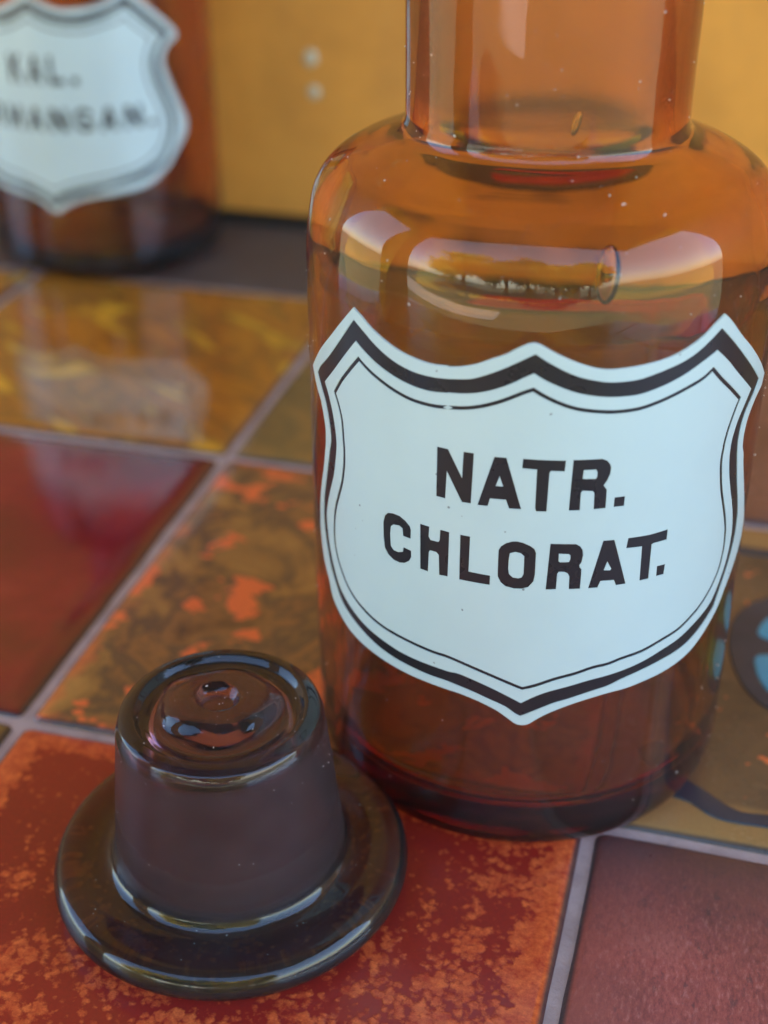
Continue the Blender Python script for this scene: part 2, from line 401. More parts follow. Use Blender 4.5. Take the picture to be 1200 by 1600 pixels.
def glaze_patch(name, pts, mat, parent, z0=0.0001, th=0.00025, closed_smooth=True):
    """raised glaze: smooth closed outline in table units, rounded shoulder, real thickness"""
    P = [Vector((a*T, b_*T)) for a, b_ in pts]
    if closed_smooth:
        Q = []; n = len(P)
        for i in range(n):
            p0, p1, p2, p3 = P[i-1], P[i], P[(i+1)%n], P[(i+2)%n]
            for k in range(5):
                t = k/5
                Q.append(0.5*((2*p1)+(p2-p0)*t+(2*p0-5*p1+4*p2-p3)*t*t+(3*p1-p0-3*p2+p3)*t**3))
        P = Q
    area = sum(P[i].x*P[(i+1)%len(P)].y-P[(i+1)%len(P)].x*P[i].y for i in range(len(P)))
    if area < 0: P.reverse()
    o = parent.location; n = len(P)
    nrm = []
    for i in range(n):
        d = (P[(i+1)%n]-P[i-1]).normalized(); nrm.append(Vector((-d.y, d.x)))
    V = []; F = []
    levels = ((0.0, z0-0.0004), (0.0, z0+th*0.5), (0.00015, z0+th*0.85), (0.0004, z0+th))
    for ins, z in levels:
        for q, m_ in zip(P, nrm): V.append((q.x+m_.x*ins-o.x, q.y+m_.y*ins-o.y, z))
    for L in range(len(levels)-1):
        for i in range(n): F.append((L*n+i, L*n+(i+1)%n, (L+1)*n+(i+1)%n, (L+1)*n+i))
    top = len(levels)-1
    tri = tessellate_polygon([[Vector((V[top*n+i][0], V[top*n+i][1], 0)) for i in range(n)]])
    for a, b_, c_ in tri:
        va, vb, vc = (Vector(V[top*n+q]) for q in (a, b_, c_))
        F.append((top*n+a, top*n+b_, top*n+c_) if (vb-va).cross(vc-va).z > 0 else (top*n+a, top*n+c_, top*n+b_))
    return mesh_obj(name, V, F, mat, parent, True)
eye = tiles[(1,0)]
import cmath
ring = [(1.325+0.140*math.cos(a)*(1+0.04*math.sin(3*a)), 0.545+0.205*math.sin(a)*(1+0.03*math.cos(2*a))) for a in [2*math.pi*k/22 for k in range(22)]]
glaze_patch('dark_ring', ring, BLUEBLACK, eye)
glaze_patch('blue_spot', [(1.235,0.500),(1.250,0.520),(1.290,0.520),(1.345,0.500),(1.390,0.47),(1.37,0.42),(1.31,0.395),(1.268,0.405),(1.245,0.445)], CYAN, eye, z0=0.0003)
glaze_patch('blue_spot', [(1.238,0.592),(1.262,0.570),(1.33,0.565),(1.40,0.59),(1.41,0.65),(1.34,0.68),(1.265,0.655)], CYAN, eye, z0=0.0003)
glaze_patch('dark_streak', [(1.075,0.195),(1.100,0.188),(1.128,0.150),(1.169,0.122),(1.222,0.088),(1.275,0.090),(1.36,0.100),(1.50,0.13),(1.52,0.105),(1.37,0.068),(1.273,0.060),(1.195,0.060),(1.150,0.086),(1.109,0.098),(1.070,0.130),(1.055,0.17)], BLUEBLACK, eye)
glaze_patch('dark_line', [(1.035,0.892),(1.2,0.897),(1.5,0.894),(1.8,0.897),(1.955,0.892),(1.955,0.868),(1.8,0.872),(1.5,0.868),(1.2,0.872),(1.035,0.868)], BLUEBLACK, eye)

# ------------------------------------------------------------------ lathe work
def catmull(P, per=6):
    out = []
    n = len(P)
    for i in range(n-1):
        p0 = P[max(i-1,0)]; p1 = P[i]; p2 = P[i+1]; p3 = P[min(i+2,n-1)]
        for k in range(per):
            t = k/per
            out.append(tuple(0.5*((2*b_)+(c_-a)*t+(2*a-5*b_+4*c_-d)*t*t+(3*b_-a-3*c_+d)*t**3) for a,b_,c_,d in zip(p0,p1,p2,p3)))
    out.append(tuple(P[-1])); return out
def lathe(profile, seg, wobble=0.0, wscale=30, seed=0):
    """profile from the axis (bottom, outside) round to the axis again (inside or top); closed solid"""
    V = []; F = []; rings = []
    off = Vector((seed*3.1, seed*1.7, 0))
    for r, z in profile:
        if r < 1e-6:
            V.append((0,0,z)); rings.append([len(V)-1]); continue
        ring = []
        for i in range(seg):
            a = 2*math.pi*i/seg; x, y = r*math.cos(a), r*math.sin(a)
            if wobble:
                q = mnoise.noise(Vector((x*wscale, y*wscale, z*wscale*0.6))+off)*wobble*min(1, r/0.01)
                nrm = Vector((math.cos(a), math.sin(a)))
                x += nrm.x*q; y += nrm.y*q
            V.append((x, y, z)); ring.append(len(V)-1)
        rings.append(ring)
    for a, b_ in zip(rings, rings[1:]):
        if len(a) == 1 and len(b_) == 1: continue
        for i in range(seg):
            j = (i+1) % seg
            if len(a) == 1: F.append((a[0], b_[j], b_[i]))
            elif len(b_) == 1: F.append((a[i], a[j], b_[0]))
            else: F.append((a[i], a[j], b_[j], b_[i]))
    return V, F
def bottle_profile(R, H=1.0):
    k = R/0.337
    outer = [(0.0,0.022),(0.12,0.019),(0.22,0.010),(0.262,0.0025),(0.285,0.0),(0.305,0.002),(0.322,0.012),(0.332,0.030),(0.3365,0.055),(0.337,0.10)]
    outer2 = [(0.337,0.20),(0.3375,0.45),(0.337,0.70),(0.3368,0.80),(0.336,0.857),(0.3325,0.900),(0.3225,0.950),(0.303,0.981),(0.272,1.002),(0.238,1.0165),(0.214,1.0265),(0.202,1.0325),(0.1955,1.0400),(0.1932,1.050),(0.1930,1.065)]
    outer3 = [(0.193,1.12),(0.194,1.25),(0.196,1.38),(0.199,1.43),(0.212,1.45),(0.238,1.463),(0.248,1.480),(0.247,1.500),(0.236,1.515),(0.215,1.521),(0.196,1.520)]
    inner = [(0.183,1.512),(0.1765,1.49),(0.168,1.40),(0.160,1.20),(0.1580,1.10),(0.1590,1.070),(0.163,1.045),(0.178,1.022),(0.203,1.003),(0.240,0.986),(0.270,0.970),(0.291,0.944),(0.304,0.905),(0.3090,0.857),(0.3105,0.80),(0.3105,0.55),(0.3100,0.20),(0.3085,0.12),(0.303,0.090),(0.288,0.073),(0.26,0.066),(0.18,0.066),(0.09,0.071),(0.0,0.074)]
    prof = catmull(outer+outer2+outer3+inner, 5)
    return [(max(r,0)*k*T, z*H*T) for r, z in prof]

# ------------------------------------------------------------------ enamelled label, bent round the bottle
OUTLINES=[[[-58.41,0.7209],[-51.81,0.7622],[-45.7,0.7964],[-41.49,0.8219],[-35.82,0.8568],[-33.31,0.8503],[-30.31,0.84],[-26.7,0.8305],[-22.22,0.8212],[-18.04,0.8164],[-13.76,0.8139],[-9.85,0.8159],[-9.82,0.8145],[-6.81,0.8182],[-3.32,0.8251],[-0.49,0.8336],[2.55,0.8418],[4.99,0.851],[7.14,0.8581],[8.49,0.8597],[9.89,0.8571],[12.15,0.8494],[14.7,0.8415],[17.84,0.8332],[21.3,0.826],[24.2,0.8225],[27.7,0.8224],[31.29,0.8234],[34.67,0.825],[38.81,0.8289],[42.77,0.836],[46.89,0.8469],[49.7,0.8583],[52.72,0.8682],[55.36,0.8549],[59.73,0.8288],[65.68,0.7983],[71.99,0.7651],[77.36,0.7343],[76.39,0.7184],[72.29,0.7062],[69.31,0.687],[68.23,0.665],[68.45,0.6436],[69.64,0.6297],[70.65,0.6094],[73.18,0.5731],[76.42,0.5301],[78.92,0.4966],[79.25,0.4642],[77.08,0.4433],[73.71,0.4209],[70.19,0.3987],[67.37,0.3775],[63.26,0.3576],[58.54,0.3383],[53.66,0.3258],[47.37,0.3181],[41.65,0.3141],[36.0,0.3102],[31.36,0.3088],[26.27,0.3037],[21.38,0.2953],[16.93,0.2835],[14.11,0.2726],[11.93,0.2624],[10.33,0.2599],[8.69,0.2624],[6.34,0.2733],[3.66,0.2846],[-0.33,0.295],[-4.72,0.3022],[-8.17,0.3044],[-13.76,0.307],[-19.5,0.3092],[-25.76,0.3128],[-31.32,0.3168],[-35.98,0.3213],[-40.63,0.3288],[-45.26,0.342],[-49.03,0.3593],[-50.73,0.3802],[-53.94,0.4057],[-55.73,0.4342],[-56.41,0.4662],[-55.7,0.506],[-53.95,0.5429],[-52.15,0.5736],[-50.83,0.6023],[-50.11,0.6248],[-50.3,0.65],[-52.55,0.6799],[-55.62,0.6969]],[[-54.36,0.72],[-52.2,0.7348],[-47.09,0.7615],[-41.07,0.8007],[-35.66,0.8403],[-32.49,0.8304],[-28.31,0.8164],[-23.69,0.8047],[-18.7,0.7977],[-13.72,0.7964],[-9.8,0.7984],[-9.77,0.7985],[-6.74,0.8012],[-4.09,0.8048],[-0.38,0.8146],[3.22,0.8259],[6.21,0.8363],[8.81,0.8452],[11.18,0.8359],[14.6,0.8244],[17.47,0.8164],[20.35,0.8109],[24.43,0.8054],[28.28,0.8041],[31.59,0.8049],[34.97,0.8088],[38.14,0.8129],[41.77,0.8181],[45.18,0.8256],[48.7,0.837],[52.12,0.8501],[55.73,0.8304],[59.74,0.8082],[64.58,0.7814],[73.05,0.7357],[70.56,0.7206],[67.65,0.7043],[65.83,0.6852],[65.26,0.662],[65.59,0.6445],[66.24,0.6275],[68.2,0.5871],[70.72,0.5472],[72.07,0.5181],[72.2,0.487],[71.28,0.4622],[69.25,0.4355],[66.75,0.4099],[64.65,0.3854],[59.89,0.3669],[55.41,0.3536],[51.2,0.3463],[45.99,0.3419],[40.07,0.3361],[34.6,0.3294],[31.16,0.3224],[26.12,0.316],[21.25,0.3075],[17.74,0.3011],[14.28,0.291],[9.88,0.2765],[8.56,0.2808],[5.89,0.2926],[1.93,0.3024],[-2.41,0.3117],[-8.22,0.3194],[-13.79,0.3216],[-19.11,0.3248],[-24.87,0.3289],[-30.3,0.336],[-35.33,0.3456],[-39.85,0.3561],[-43.63,0.3687],[-46.72,0.3896],[-49.32,0.4104],[-51.16,0.4348],[-52.57,0.4603],[-53.16,0.4865],[-52.52,0.52],[-50.9,0.5523],[-48.96,0.5902],[-47.89,0.6142],[-46.97,0.6336],[-47.66,0.6593],[-49.31,0.6844],[-52.01,0.7044]],[[-49.46,0.7182],[-44.51,0.7476],[-39.55,0.7807],[-35.09,0.8108],[-32.15,0.8017],[-28.37,0.7917],[-23.71,0.783],[-18.69,0.777],[-14.0,0.7753],[-9.73,0.7783],[-9.7,0.7789],[-6.66,0.7808],[-3.12,0.7851],[0.32,0.7921],[3.67,0.8016],[6.67,0.8121],[8.7,0.8186],[11.14,0.8096],[14.29,0.8008],[17.74,0.7928],[21.21,0.7877],[24.72,0.7843],[28.3,0.7829],[31.95,0.7833],[36.0,0.7878],[39.55,0.7931],[43.58,0.801],[47.46,0.8103],[51.63,0.82],[55.87,0.7983],[60.99,0.7694],[68.39,0.7317],[65.82,0.7136],[63.5,0.6948],[62.07,0.6716],[61.82,0.6516],[62.15,0.6345],[63.14,0.61],[65.1,0.5792],[67.33,0.5486],[68.89,0.5191],[69.37,0.4923],[68.76,0.4632],[67.09,0.4388],[64.52,0.4133],[61.51,0.3951],[55.22,0.378],[50.67,0.3675],[45.58,0.3608],[40.54,0.3524],[35.42,0.3461],[30.88,0.3419],[25.85,0.3378],[21.0,0.3305],[16.24,0.3224],[12.81,0.3127],[9.86,0.301],[6.73,0.3114],[2.79,0.3227],[-1.51,0.3322],[-5.54,0.3384],[-8.28,0.3381],[-12.02,0.3398],[-16.81,0.3413],[-21.92,0.3442],[-27.04,0.3494],[-32.69,0.3565],[-37.44,0.3666],[-41.57,0.3795],[-44.49,0.3925],[-47.3,0.4175],[-49.18,0.4415],[-50.4,0.4676],[-50.93,0.4938],[-50.18,0.5147],[-48.54,0.5416],[-46.09,0.5757],[-44.83,0.6038],[-44.17,0.6246],[-44.02,0.6395],[-44.62,0.6611],[-45.77,0.6832],[-47.69,0.7052]],[[-44.16,0.7151],[-41.23,0.7389],[-37.97,0.7616],[-34.16,0.7872],[-31.35,0.7789],[-27.2,0.7696],[-22.24,0.761],[-17.98,0.7565],[-12.99,0.756],[-9.67,0.7582],[-9.63,0.7582],[-5.68,0.7617],[-1.86,0.7681],[1.56,0.7762],[4.35,0.7844],[6.83,0.792],[8.75,0.7968],[10.48,0.7903],[13.36,0.7814],[16.83,0.7729],[20.01,0.7681],[25.0,0.7636],[28.6,0.7626],[32.29,0.7634],[36.37,0.7678],[40.63,0.774],[44.79,0.7806],[48.09,0.786],[50.9,0.7947],[54.33,0.7745],[58.42,0.7532],[62.92,0.7295],[61.47,0.7154],[59.64,0.6913],[58.78,0.6709],[58.71,0.6642],[58.47,0.6462],[59.09,0.623],[60.25,0.5964],[62.11,0.5676],[64.09,0.5377],[65.3,0.5127],[65.67,0.4828],[64.64,0.4532],[62.35,0.4322],[59.78,0.4169],[57.43,0.4064],[56.07,0.4017],[50.66,0.3865],[45.19,0.3794],[39.43,0.3711],[34.01,0.3672],[30.59,0.3624],[26.57,0.3597],[22.39,0.3523],[17.63,0.3448],[12.95,0.3332],[9.98,0.3271],[6.24,0.3363],[1.68,0.3467],[-3.27,0.3561],[-8.36,0.3635],[-12.07,0.3648],[-16.84,0.3676],[-21.52,0.3705],[-26.56,0.3736],[-31.63,0.3803],[-36.77,0.3917],[-40.17,0.4046],[-42.47,0.4185],[-45.01,0.4404],[-46.41,0.4658],[-46.37,0.4956],[-45.42,0.5241],[-43.55,0.553],[-41.83,0.5791],[-40.77,0.6081],[-40.51,0.6327],[-40.7,0.6482],[-41.24,0.6802],[-42.7,0.7013]]]
LETTERS=[["N",[[[-12.06,0.6983],[-9.41,0.6983],[-6.02,0.6596],[-5.83,0.6987],[-3.42,0.6988],[-3.79,0.6227],[-5.91,0.6224],[-9.6,0.6644],[-9.86,0.6228],[-12.11,0.6231]]]],["A",[[[1.08,0.6976],[3.77,0.698],[7.55,0.6227],[4.79,0.6224],[4.02,0.6351],[0.53,0.6347],[0.06,0.6226],[-2.35,0.622]],[[2.42,0.6693],[3.25,0.6552],[1.7,0.6548]]]],["T",[[[7.33,0.6984],[16.68,0.697],[16.52,0.6807],[13.54,0.6815],[13.25,0.6777],[13.12,0.6206],[10.77,0.6205],[10.51,0.6256],[10.46,0.683],[7.2,0.684]]]],["R",[[[18.22,0.6975],[24.61,0.697],[25.8,0.6936],[26.57,0.6878],[26.83,0.6824],[26.77,0.6735],[26.2,0.664],[25.49,0.6569],[26.27,0.6503],[26.32,0.6419],[26.36,0.6218],[23.59,0.6216],[23.43,0.6467],[23.05,0.6495],[20.76,0.651],[20.45,0.648],[20.49,0.6216],[17.97,0.6218]],[[20.74,0.6816],[23.45,0.6812],[23.78,0.6768],[23.76,0.6708],[23.5,0.6679],[20.59,0.6692]]]],["dot",[[[28.23,0.637],[30.76,0.6366],[30.7,0.6215],[28.2,0.6219]]]],["C",[[[-25.31,0.5716],[-23.72,0.5745],[-21.76,0.5745],[-20.12,0.5702],[-18.91,0.5642],[-18.57,0.5587],[-18.63,0.5438],[-20.79,0.544],[-20.99,0.556],[-21.9,0.5584],[-23.59,0.5562],[-24.31,0.5518],[-24.52,0.5403],[-24.34,0.5202],[-23.47,0.5151],[-22.18,0.5149],[-20.87,0.5183],[-20.65,0.5262],[-18.49,0.525],[-18.43,0.5144],[-19.01,0.5068],[-20.37,0.5003],[-21.76,0.4978],[-23.48,0.4983],[-25.24,0.5037],[-26.28,0.5123],[-26.65,0.5305],[-26.68,0.5541],[-26.21,0.5653]]]],["H",[[[-16.12,0.5734],[-13.69,0.5729],[-13.83,0.5568],[-13.33,0.5523],[-11.39,0.5525],[-11.09,0.5561],[-10.97,0.5728],[-8.69,0.572],[-8.88,0.4999],[-11.06,0.499],[-11.26,0.531],[-11.88,0.5349],[-13.49,0.5349],[-13.73,0.5314],[-13.92,0.4995],[-16.02,0.5002]]]],["L",[[[-6.09,0.5718],[-3.7,0.5717],[-3.84,0.5156],[1.25,0.5142],[1.23,0.4987],[-6.08,0.4994]]]],["O",[[[5.85,0.5722],[7.0,0.573],[8.35,0.5714],[10.1,0.5666],[11.0,0.5621],[11.4,0.5561],[11.41,0.5323],[11.41,0.5213],[11.15,0.5102],[10.06,0.5008],[8.53,0.4974],[6.78,0.497],[4.8,0.4995],[3.68,0.505],[2.94,0.5142],[2.88,0.5238],[2.87,0.5567],[3.41,0.5632],[4.53,0.5689]],[[5.51,0.5531],[6.74,0.5558],[7.9,0.5543],[8.71,0.5499],[8.77,0.537],[8.77,0.5218],[8.39,0.5162],[7.62,0.5144],[6.45,0.5152],[5.54,0.5202],[5.33,0.5283],[5.33,0.5421]]]],["R",[[[14.42,0.5713],[17.92,0.5703],[20.25,0.5696],[21.26,0.5658],[21.89,0.5595],[22.08,0.5513],[21.86,0.5405],[21.42,0.5355],[21.56,0.5317],[21.95,0.5288],[22.0,0.5198],[21.97,0.4969],[19.32,0.4973],[19.21,0.5182],[18.81,0.5231],[18.0,0.5257],[16.73,0.5259],[16.47,0.5229],[16.42,0.4979],[13.99,0.4973]],[[16.54,0.5548],[18.67,0.5539],[19.12,0.5518],[19.15,0.5456],[18.9,0.5416],[16.86,0.5418],[16.55,0.5435]]]],["A",[[[26.5,0.5714],[29.2,0.5705],[33.08,0.4954],[30.61,0.4958],[29.95,0.5049],[26.7,0.5065],[26.12,0.4962],[23.82,0.4965]],[[27.94,0.5366],[29.04,0.5243],[28.76,0.5222],[27.29,0.5238]]]],["T",[[[32.55,0.5697],[38.05,0.5679],[43.08,0.5686],[43.06,0.552],[39.49,0.5521],[38.94,0.5509],[39.05,0.4952],[36.63,0.4954],[36.33,0.5513],[32.27,0.5537]]]],["dot",[[[41.09,0.5125],[43.47,0.5116],[43.32,0.495],[41.18,0.4955]]]]]

def smooth_loop(pts, corner=28, per=4):
    n = len(pts); P = [Vector(q) for q in pts]; S = Vector((0.337*math.pi/180, 1.0))
    isc = []
    for i in range(n):
        a = P[i]-P[i-1]; b_ = P[(i+1)%n]-P[i]
        a = Vector((a.x*S.x, a.y)); b_ = Vector((b_.x*S.x, b_.y))
        isc.append(math.degrees(a.angle(b_, 0)) > corner)
    out = []
    for i in range(n):
        p1, p2 = P[i], P[(i+1)%n]
        p0 = P[i-1] if not isc[i] else p1*2-p2
        p3 = P[(i+2)%n] if not isc[(i+1)%n] else p2*2-p1
        for k in range(per):
            t = k/per
            out.append(0.5*((2*p1)+(p2-p0)*t+(2*p0-5*p1+4*p2-p3)*t*t+(3*p1-p0-3*p2+p3)*t**3))
    return out
def area(L): return 0.5*sum(L[i-1][0]*L[i][1]-L[i][0]*L[i-1][1] for i in range(len(L)))
def offset_loop(L, d):
    """offset towards the inside by d (table units); L in (degrees, z)"""
    k = 0.337*math.pi/180; Q = [Vector((a*k, b_)) for a, b_ in L]; n = len(Q)
    sgn = 1 if area(Q) > 0 else -1
    out = []
    for i in range(n):
        e1 = (Q[i]-Q[i-1]); e2 = (Q[(i+1)%n]-Q[i])
        e1 = e1.normalized() if e1.length > 1e-9 else e2.normalized(); e2 = e2.normalized() if e2.length > 1e-9 else e1
        n1 = Vector((-e1.y, e1.x))*sgn; n2 = Vector((-e2.y, e2.x))*sgn
        m = (n1+n2); m = m.normalized() if m.length > 1e-6 else n1
        c_ = max(m.dot(n1), 0.5)
        q = Q[i]+m*(d/c_); out.append(Vector((q.x/k, q.y)))
    return out
def plate(name, regions, R, h0, h1, mat, parent, side=True):
    """regions: list of [outer, hole, hole...] loops in (degrees, z table units). A bent slab from radius R+h0 to R+h1 (metres)."""
    V = []; F = []; NR = []
    def mp(a, z, h):
        t = math.radians(a); r = R+h
        return (r*math.sin(t), -r*math.cos(t), z*T)
    for reg in regions:
        flat = [q for L in reg for q in L]
        tri = tessellate_polygon([[Vector((q[0], q[1]*100, 0)) for q in L] for L in reg])
        bm = bmesh.new()
        bv = [bm.verts.new((q[0], q[1], 0)) for q in flat]
        for a, b_, c_ in tri:
            if len({a,b_,c_}) < 3: continue
            try: bm.faces.new((bv[a], bv[b_], bv[c_]))
            except ValueError: pass
        lo = min(q[0] for q in flat); hi = max(q[0] for q in flat)
        x = math.ceil(lo/1.5)*1.5
        while x < hi:
            bmesh.ops.bisect_plane(bm, geom=bm.verts[:]+bm.edges[:]+bm.faces[:], plane_co=(x,0,0), plane_no=(1,0,0), dist=1e-5)
            x += 1.5
        bmesh.ops.remove_doubles(bm, verts=bm.verts[:], dist=1e-5)
        bm.normal_update()
        for f in bm.faces:
            if f.normal.z < 0: f.normal_flip()
        idx = {}
        for v_ in bm.verts:
            t = math.radians(v_.co.x)
            idx[v_] = len(V); V.append(mp(v_.co.x, v_.co.y, h1)); NR.append((math.sin(t), -math.cos(t), 0))
        idb = {}
        for v_ in bm.verts:
            t = math.radians(v_.co.x)
            idb[v_] = len(V); V.append(mp(v_.co.x, v_.co.y, h0)); NR.append((-math.sin(t), math.cos(t), 0))
        for f in bm.faces:
            F.append([idx[q] for q in f.verts]); F.append([idb[q] for q in reversed(f.verts)])
        if side:
            for e in bm.edges:
                if len(e.link_faces) != 1: continue
                f = e.link_faces[0]; a, b_ = e.verts
                vs = list(f.verts); ia = vs.index(a)
                if vs[(ia+1) % len(vs)] is not b_: a, b_ = b_, a
                quad = [mp(b_.co.x,b_.co.y,h1), mp(a.co.x,a.co.y,h1), mp(a.co.x,a.co.y,h0), mp(b_.co.x,b_.co.y,h0)]
                p0, p1, p2 = (Vector(q) for q in quad[:3]); nn = (p1-p0).cross(p2-p0)
                nn = nn.normalized() if nn.length > 0 else Vector((0,0,1))
                F.append(list(range(len(V), len(V)+4))); V += quad; NR += [tuple(nn)]*4
        bm.free()
    o = mesh_obj(name, V, F, mat, parent, True)
    o.data.normals_split_custom_set_from_vertices(NR)
    return o
MM = 0.001
def shield(parent, R, outlines, letters, zf=lambda z: z, da=0.0, white=None, black=None):
    tr = lambda L: [Vector((q[0]+da, zf(q[1]))) for q in L]
    o1, o2, o3, o4 = (tr(smooth_loop(o)) for o in outlines)
    lab = plate('label', [[o1]], R, -0.06*MM, 0.10*MM, white, parent)
    plate('raised_rim', [[offset_loop(o1, 0.0006), o2]], R, 0.09*MM, 0.21*MM, white, lab)
    plate('black_band', [[offset_loop(o2, 0.0004), offset_loop(o3, -0.0004)]], R, 0.085*MM, 0.125*MM, black, lab, False)
    po, pi_ = offset_loop(o4, -0.0028), offset_loop(o4, 0.0028)
    plate('inner_border', [[o3, po]], R, 0.09*MM, 0.21*MM, white, lab)
    plate('pinstripe', [[offset_loop(po, 0.0003), offset_loop(pi_, -0.0003)]], R, 0.085*MM, 0.125*MM, black, lab, False)
    regs = [[pi_]]
    for nm, loops in letters:
        L = [tr(q) for q in loops]
        regs[0].append(L[0])
        for h in L[1:]: regs.append([h])
    plate('white_field', regs, R, 0.09*MM, 0.20*MM, white, lab)
    for nm, loops in letters:
        L = [tr(q) for q in loops]
        L = [offset_loop(L[0], 0.0004)]+[offset_loop(h, -0.0004) for h in L[1:]]
        plate('full_stop' if nm == 'dot' else 'letter', [L], R, 0.085*MM, 0.14*MM, black, lab, False)
    return lab

# ------------------------------------------------------------------ bottle in front
BR = 0.0337
bottle = empty('medicine_bottle', (0.083459, 0.022914, 0.0002), label='amber glass bottle in front with shield label reading NATR. CHLORAT.', category='bottle')
V, F = lathe(bottle_profile(0.337), 144, 0.00016, 38, 1)
body = mesh_obj('glass_body', V, F, GLASS_BOTTLE, bottle, True)
shield(bottle, BR+0.00009, OUTLINES, LETTERS, white=WHITE, black=BLACK)
def bubble(deg, z, r, rx, rz, ry, tilt, parent):
    bm = bmesh.new(); bmesh.ops.create_icosphere(bm, subdivisions=4, radius=1)
    M = Matrix.Rotation(math.radians(deg), 4, 'Z') @ Matrix.Translation((0, -r, z)) @ Matrix.Rotation(tilt, 4, 'Y') @ Matrix.Diagonal((rx, ry, rz, 1))
    bmesh.ops.transform(bm, matrix=M, verts=bm.verts)
    bmesh.ops.reverse_faces(bm, faces=bm.faces)
    return bm_obj('air_bubble', bm, BUBBLE, parent, True)
bubble(24.0, 0.0935, 0.0308, 0.00150, 0.0037, 0.00085, 0.05, body)
bubble(20.0, 0.1085, 0.0178, 0.0005, 0.0016, 0.0004, 0.25, body)

# ------------------------------------------------------------------ bottle behind
R2 = 0.0364
rear = empty('medicine_bottle', (-0.0886, 0.2292, 0.0002), label='blurred amber glass bottle behind at the wall, label reading KAL. PERMANGAN.', category='bottle')
V, F = lathe(bottle_profile(0.364, 1.03), 96, 0.00016, 40, 5)
mesh_obj('glass_body', V, F, GLASS_BACK, rear, True)
GL = {  # block capitals in a unit box, stroke about 0.28
 'K': [[(0,0),(.28,0),(.28,.36),(.42,.48),(.70,0),(1.02,0),(.60,.66),(1.0,1),(.66,1),(.28,.66),(.28,1),(0,1)]],
 'A': [[(0,0),(.27,0),(.34,.22),(.66,.22),(.73,0),(1,0),(.64,1),(.36,1)],[(.41,.42),(.59,.42),(.5,.72)]],
 'L': [[(0,0),(.95,0),(.95,.22),(.28,.22),(.28,1),(0,1)]],
 'P': [[(0,0),(.27,0),(.27,.36),(.7,.36),(.9,.46),(.98,.68),(.9,.9),(.7,1),(0,1)],[(.27,.56),(.62,.56),(.70,.68),(.62,.80),(.27,.80)]],
 'E': [[(0,0),(.95,0),(.95,.21),(.28,.21),(.28,.40),(.82,.40),(.82,.60),(.28,.60),(.28,.79),(.93,.79),(.93,1),(0,1)]],
 'R': [[(0,0),(.27,0),(.27,.36),(.55,.36),(.70,0),(1,0),(.82,.42),(.95,.54),(.97,.76),(.88,.92),(.7,1),(0,1)],[(.27,.56),(.62,.56),(.70,.68),(.62,.80),(.27,.80)]],
 'M': [[(0,0),(.23,0),(.23,.62),(.42,.12),(.58,.12),(.77,.62),(.77,0),(1,0),(1,1),(.74,1),(.5,.42),(.26,1),(0,1)]],
 'N': [[(0,0),(.26,0),(.26,.58),(.70,0),(1,0),(1,1),(.74,1),(.74,.42),(.30,1),(0,1)]],
 'G': [[(.5,.52),(.98,.52),(.98,.08),(.72,0),(.38,0),(.1,.14),(0,.38),(0,.64),(.1,.88),(.36,1),(.70,1),(.92,.88),(.97,.68),(.70,.68),(.62,.79),(.42,.80),(.29,.70),(.27,.34),(.40,.21),(.70,.21),(.70,.33),(.5,.33)]],
 '.': [[(0,0),(1,0),(1,1),(0,1)]]}
letters2 = []
def word(txt, a0, a1, z0, z1, wd, gap):
    unit = (a1-a0)/(len(txt)-1+0.45)
    a = a0
    for ch in txt:
        wq = unit*0.30 if ch == '.' else unit*wd
        zt = z0+(z1-z0)*0.26 if ch == '.' else z1
        letters2.append(('dot' if ch == '.' else ch, [[(a+x*wq, z0+y*(zt-z0)) for x, y in L] for L in GL[ch]]))
        a += unit
word('KAL.', -13.5, 21.0, 0.5935, 0.674, 0.70, 0.3)
word('PERMANGAN.', -52.0, 54.5, 0.4600, 0.5270, 0.74, 0.3)
letters2 = [(n_, [[(a-1.8, z) for a, z in L] for L in loops]) for n_, loops in letters2]
cen = [[(a-10.3, z) for a, z in L] for L in OUTLINES]
zf2 = lambda z: 0.2173+(z-0.26)*1.035
letters2 = [(n_, [[(a, 0.26+(z-0.2173)/1.035) for a, z in L] for L in loops]) for n_, loops in letters2]
shield(rear, R2+0.00010, cen, letters2, zf2, 1.8, WHITE, BLACK)

# ------------------------------------------------------------------ the stopper, upside down
stop = empty('bottle_stopper', (0.048655, -0.024121, 0.0003), label='dark amber glass stopper lying upside down in front of the bottle', category='stopper')
sp = [(0.0,0.010),(0.12,0.009),(0.19,0.004),(0.222,0.0),(0.240,0.002),(0.255,0.010),(0.2640,0.022),(0.2662,0.034),(0.2615,0.0475),(0.2540,0.0565),(0.242,0.0600),(0.228,0.0580),(0.210,0.0545),(0.195,0.055),(0.182,0.059),(0.1735,0.069),(0.1695,0.084),(0.1672,0.11),(0.1600,0.18),(0.1520,0.255),(0.1490,0.286),(0.1476,0.295),(0.1436,0.3065),(0.1410,0.3110),(0.1362,0.3140),(0.1290,0.3165),(0.1220,0.3170),(0.1170,0.3125),(0.112,0.3075),(0.104,0.3068)]
prof = [(r*T, z*T) for r, z in catmull(sp, 5)]
inner_r = [0.098,0.090,0.082,0.076,0.071,0.066,0.060,0.053,0.045,0.037,0.030,0.026,0.022,0.018,0.012,0.006,0.0]
prof += [(r*T, 0.3066*T) for r in inner_r]
V, F = lathe(prof, 144, 0.00016, 60, 9)
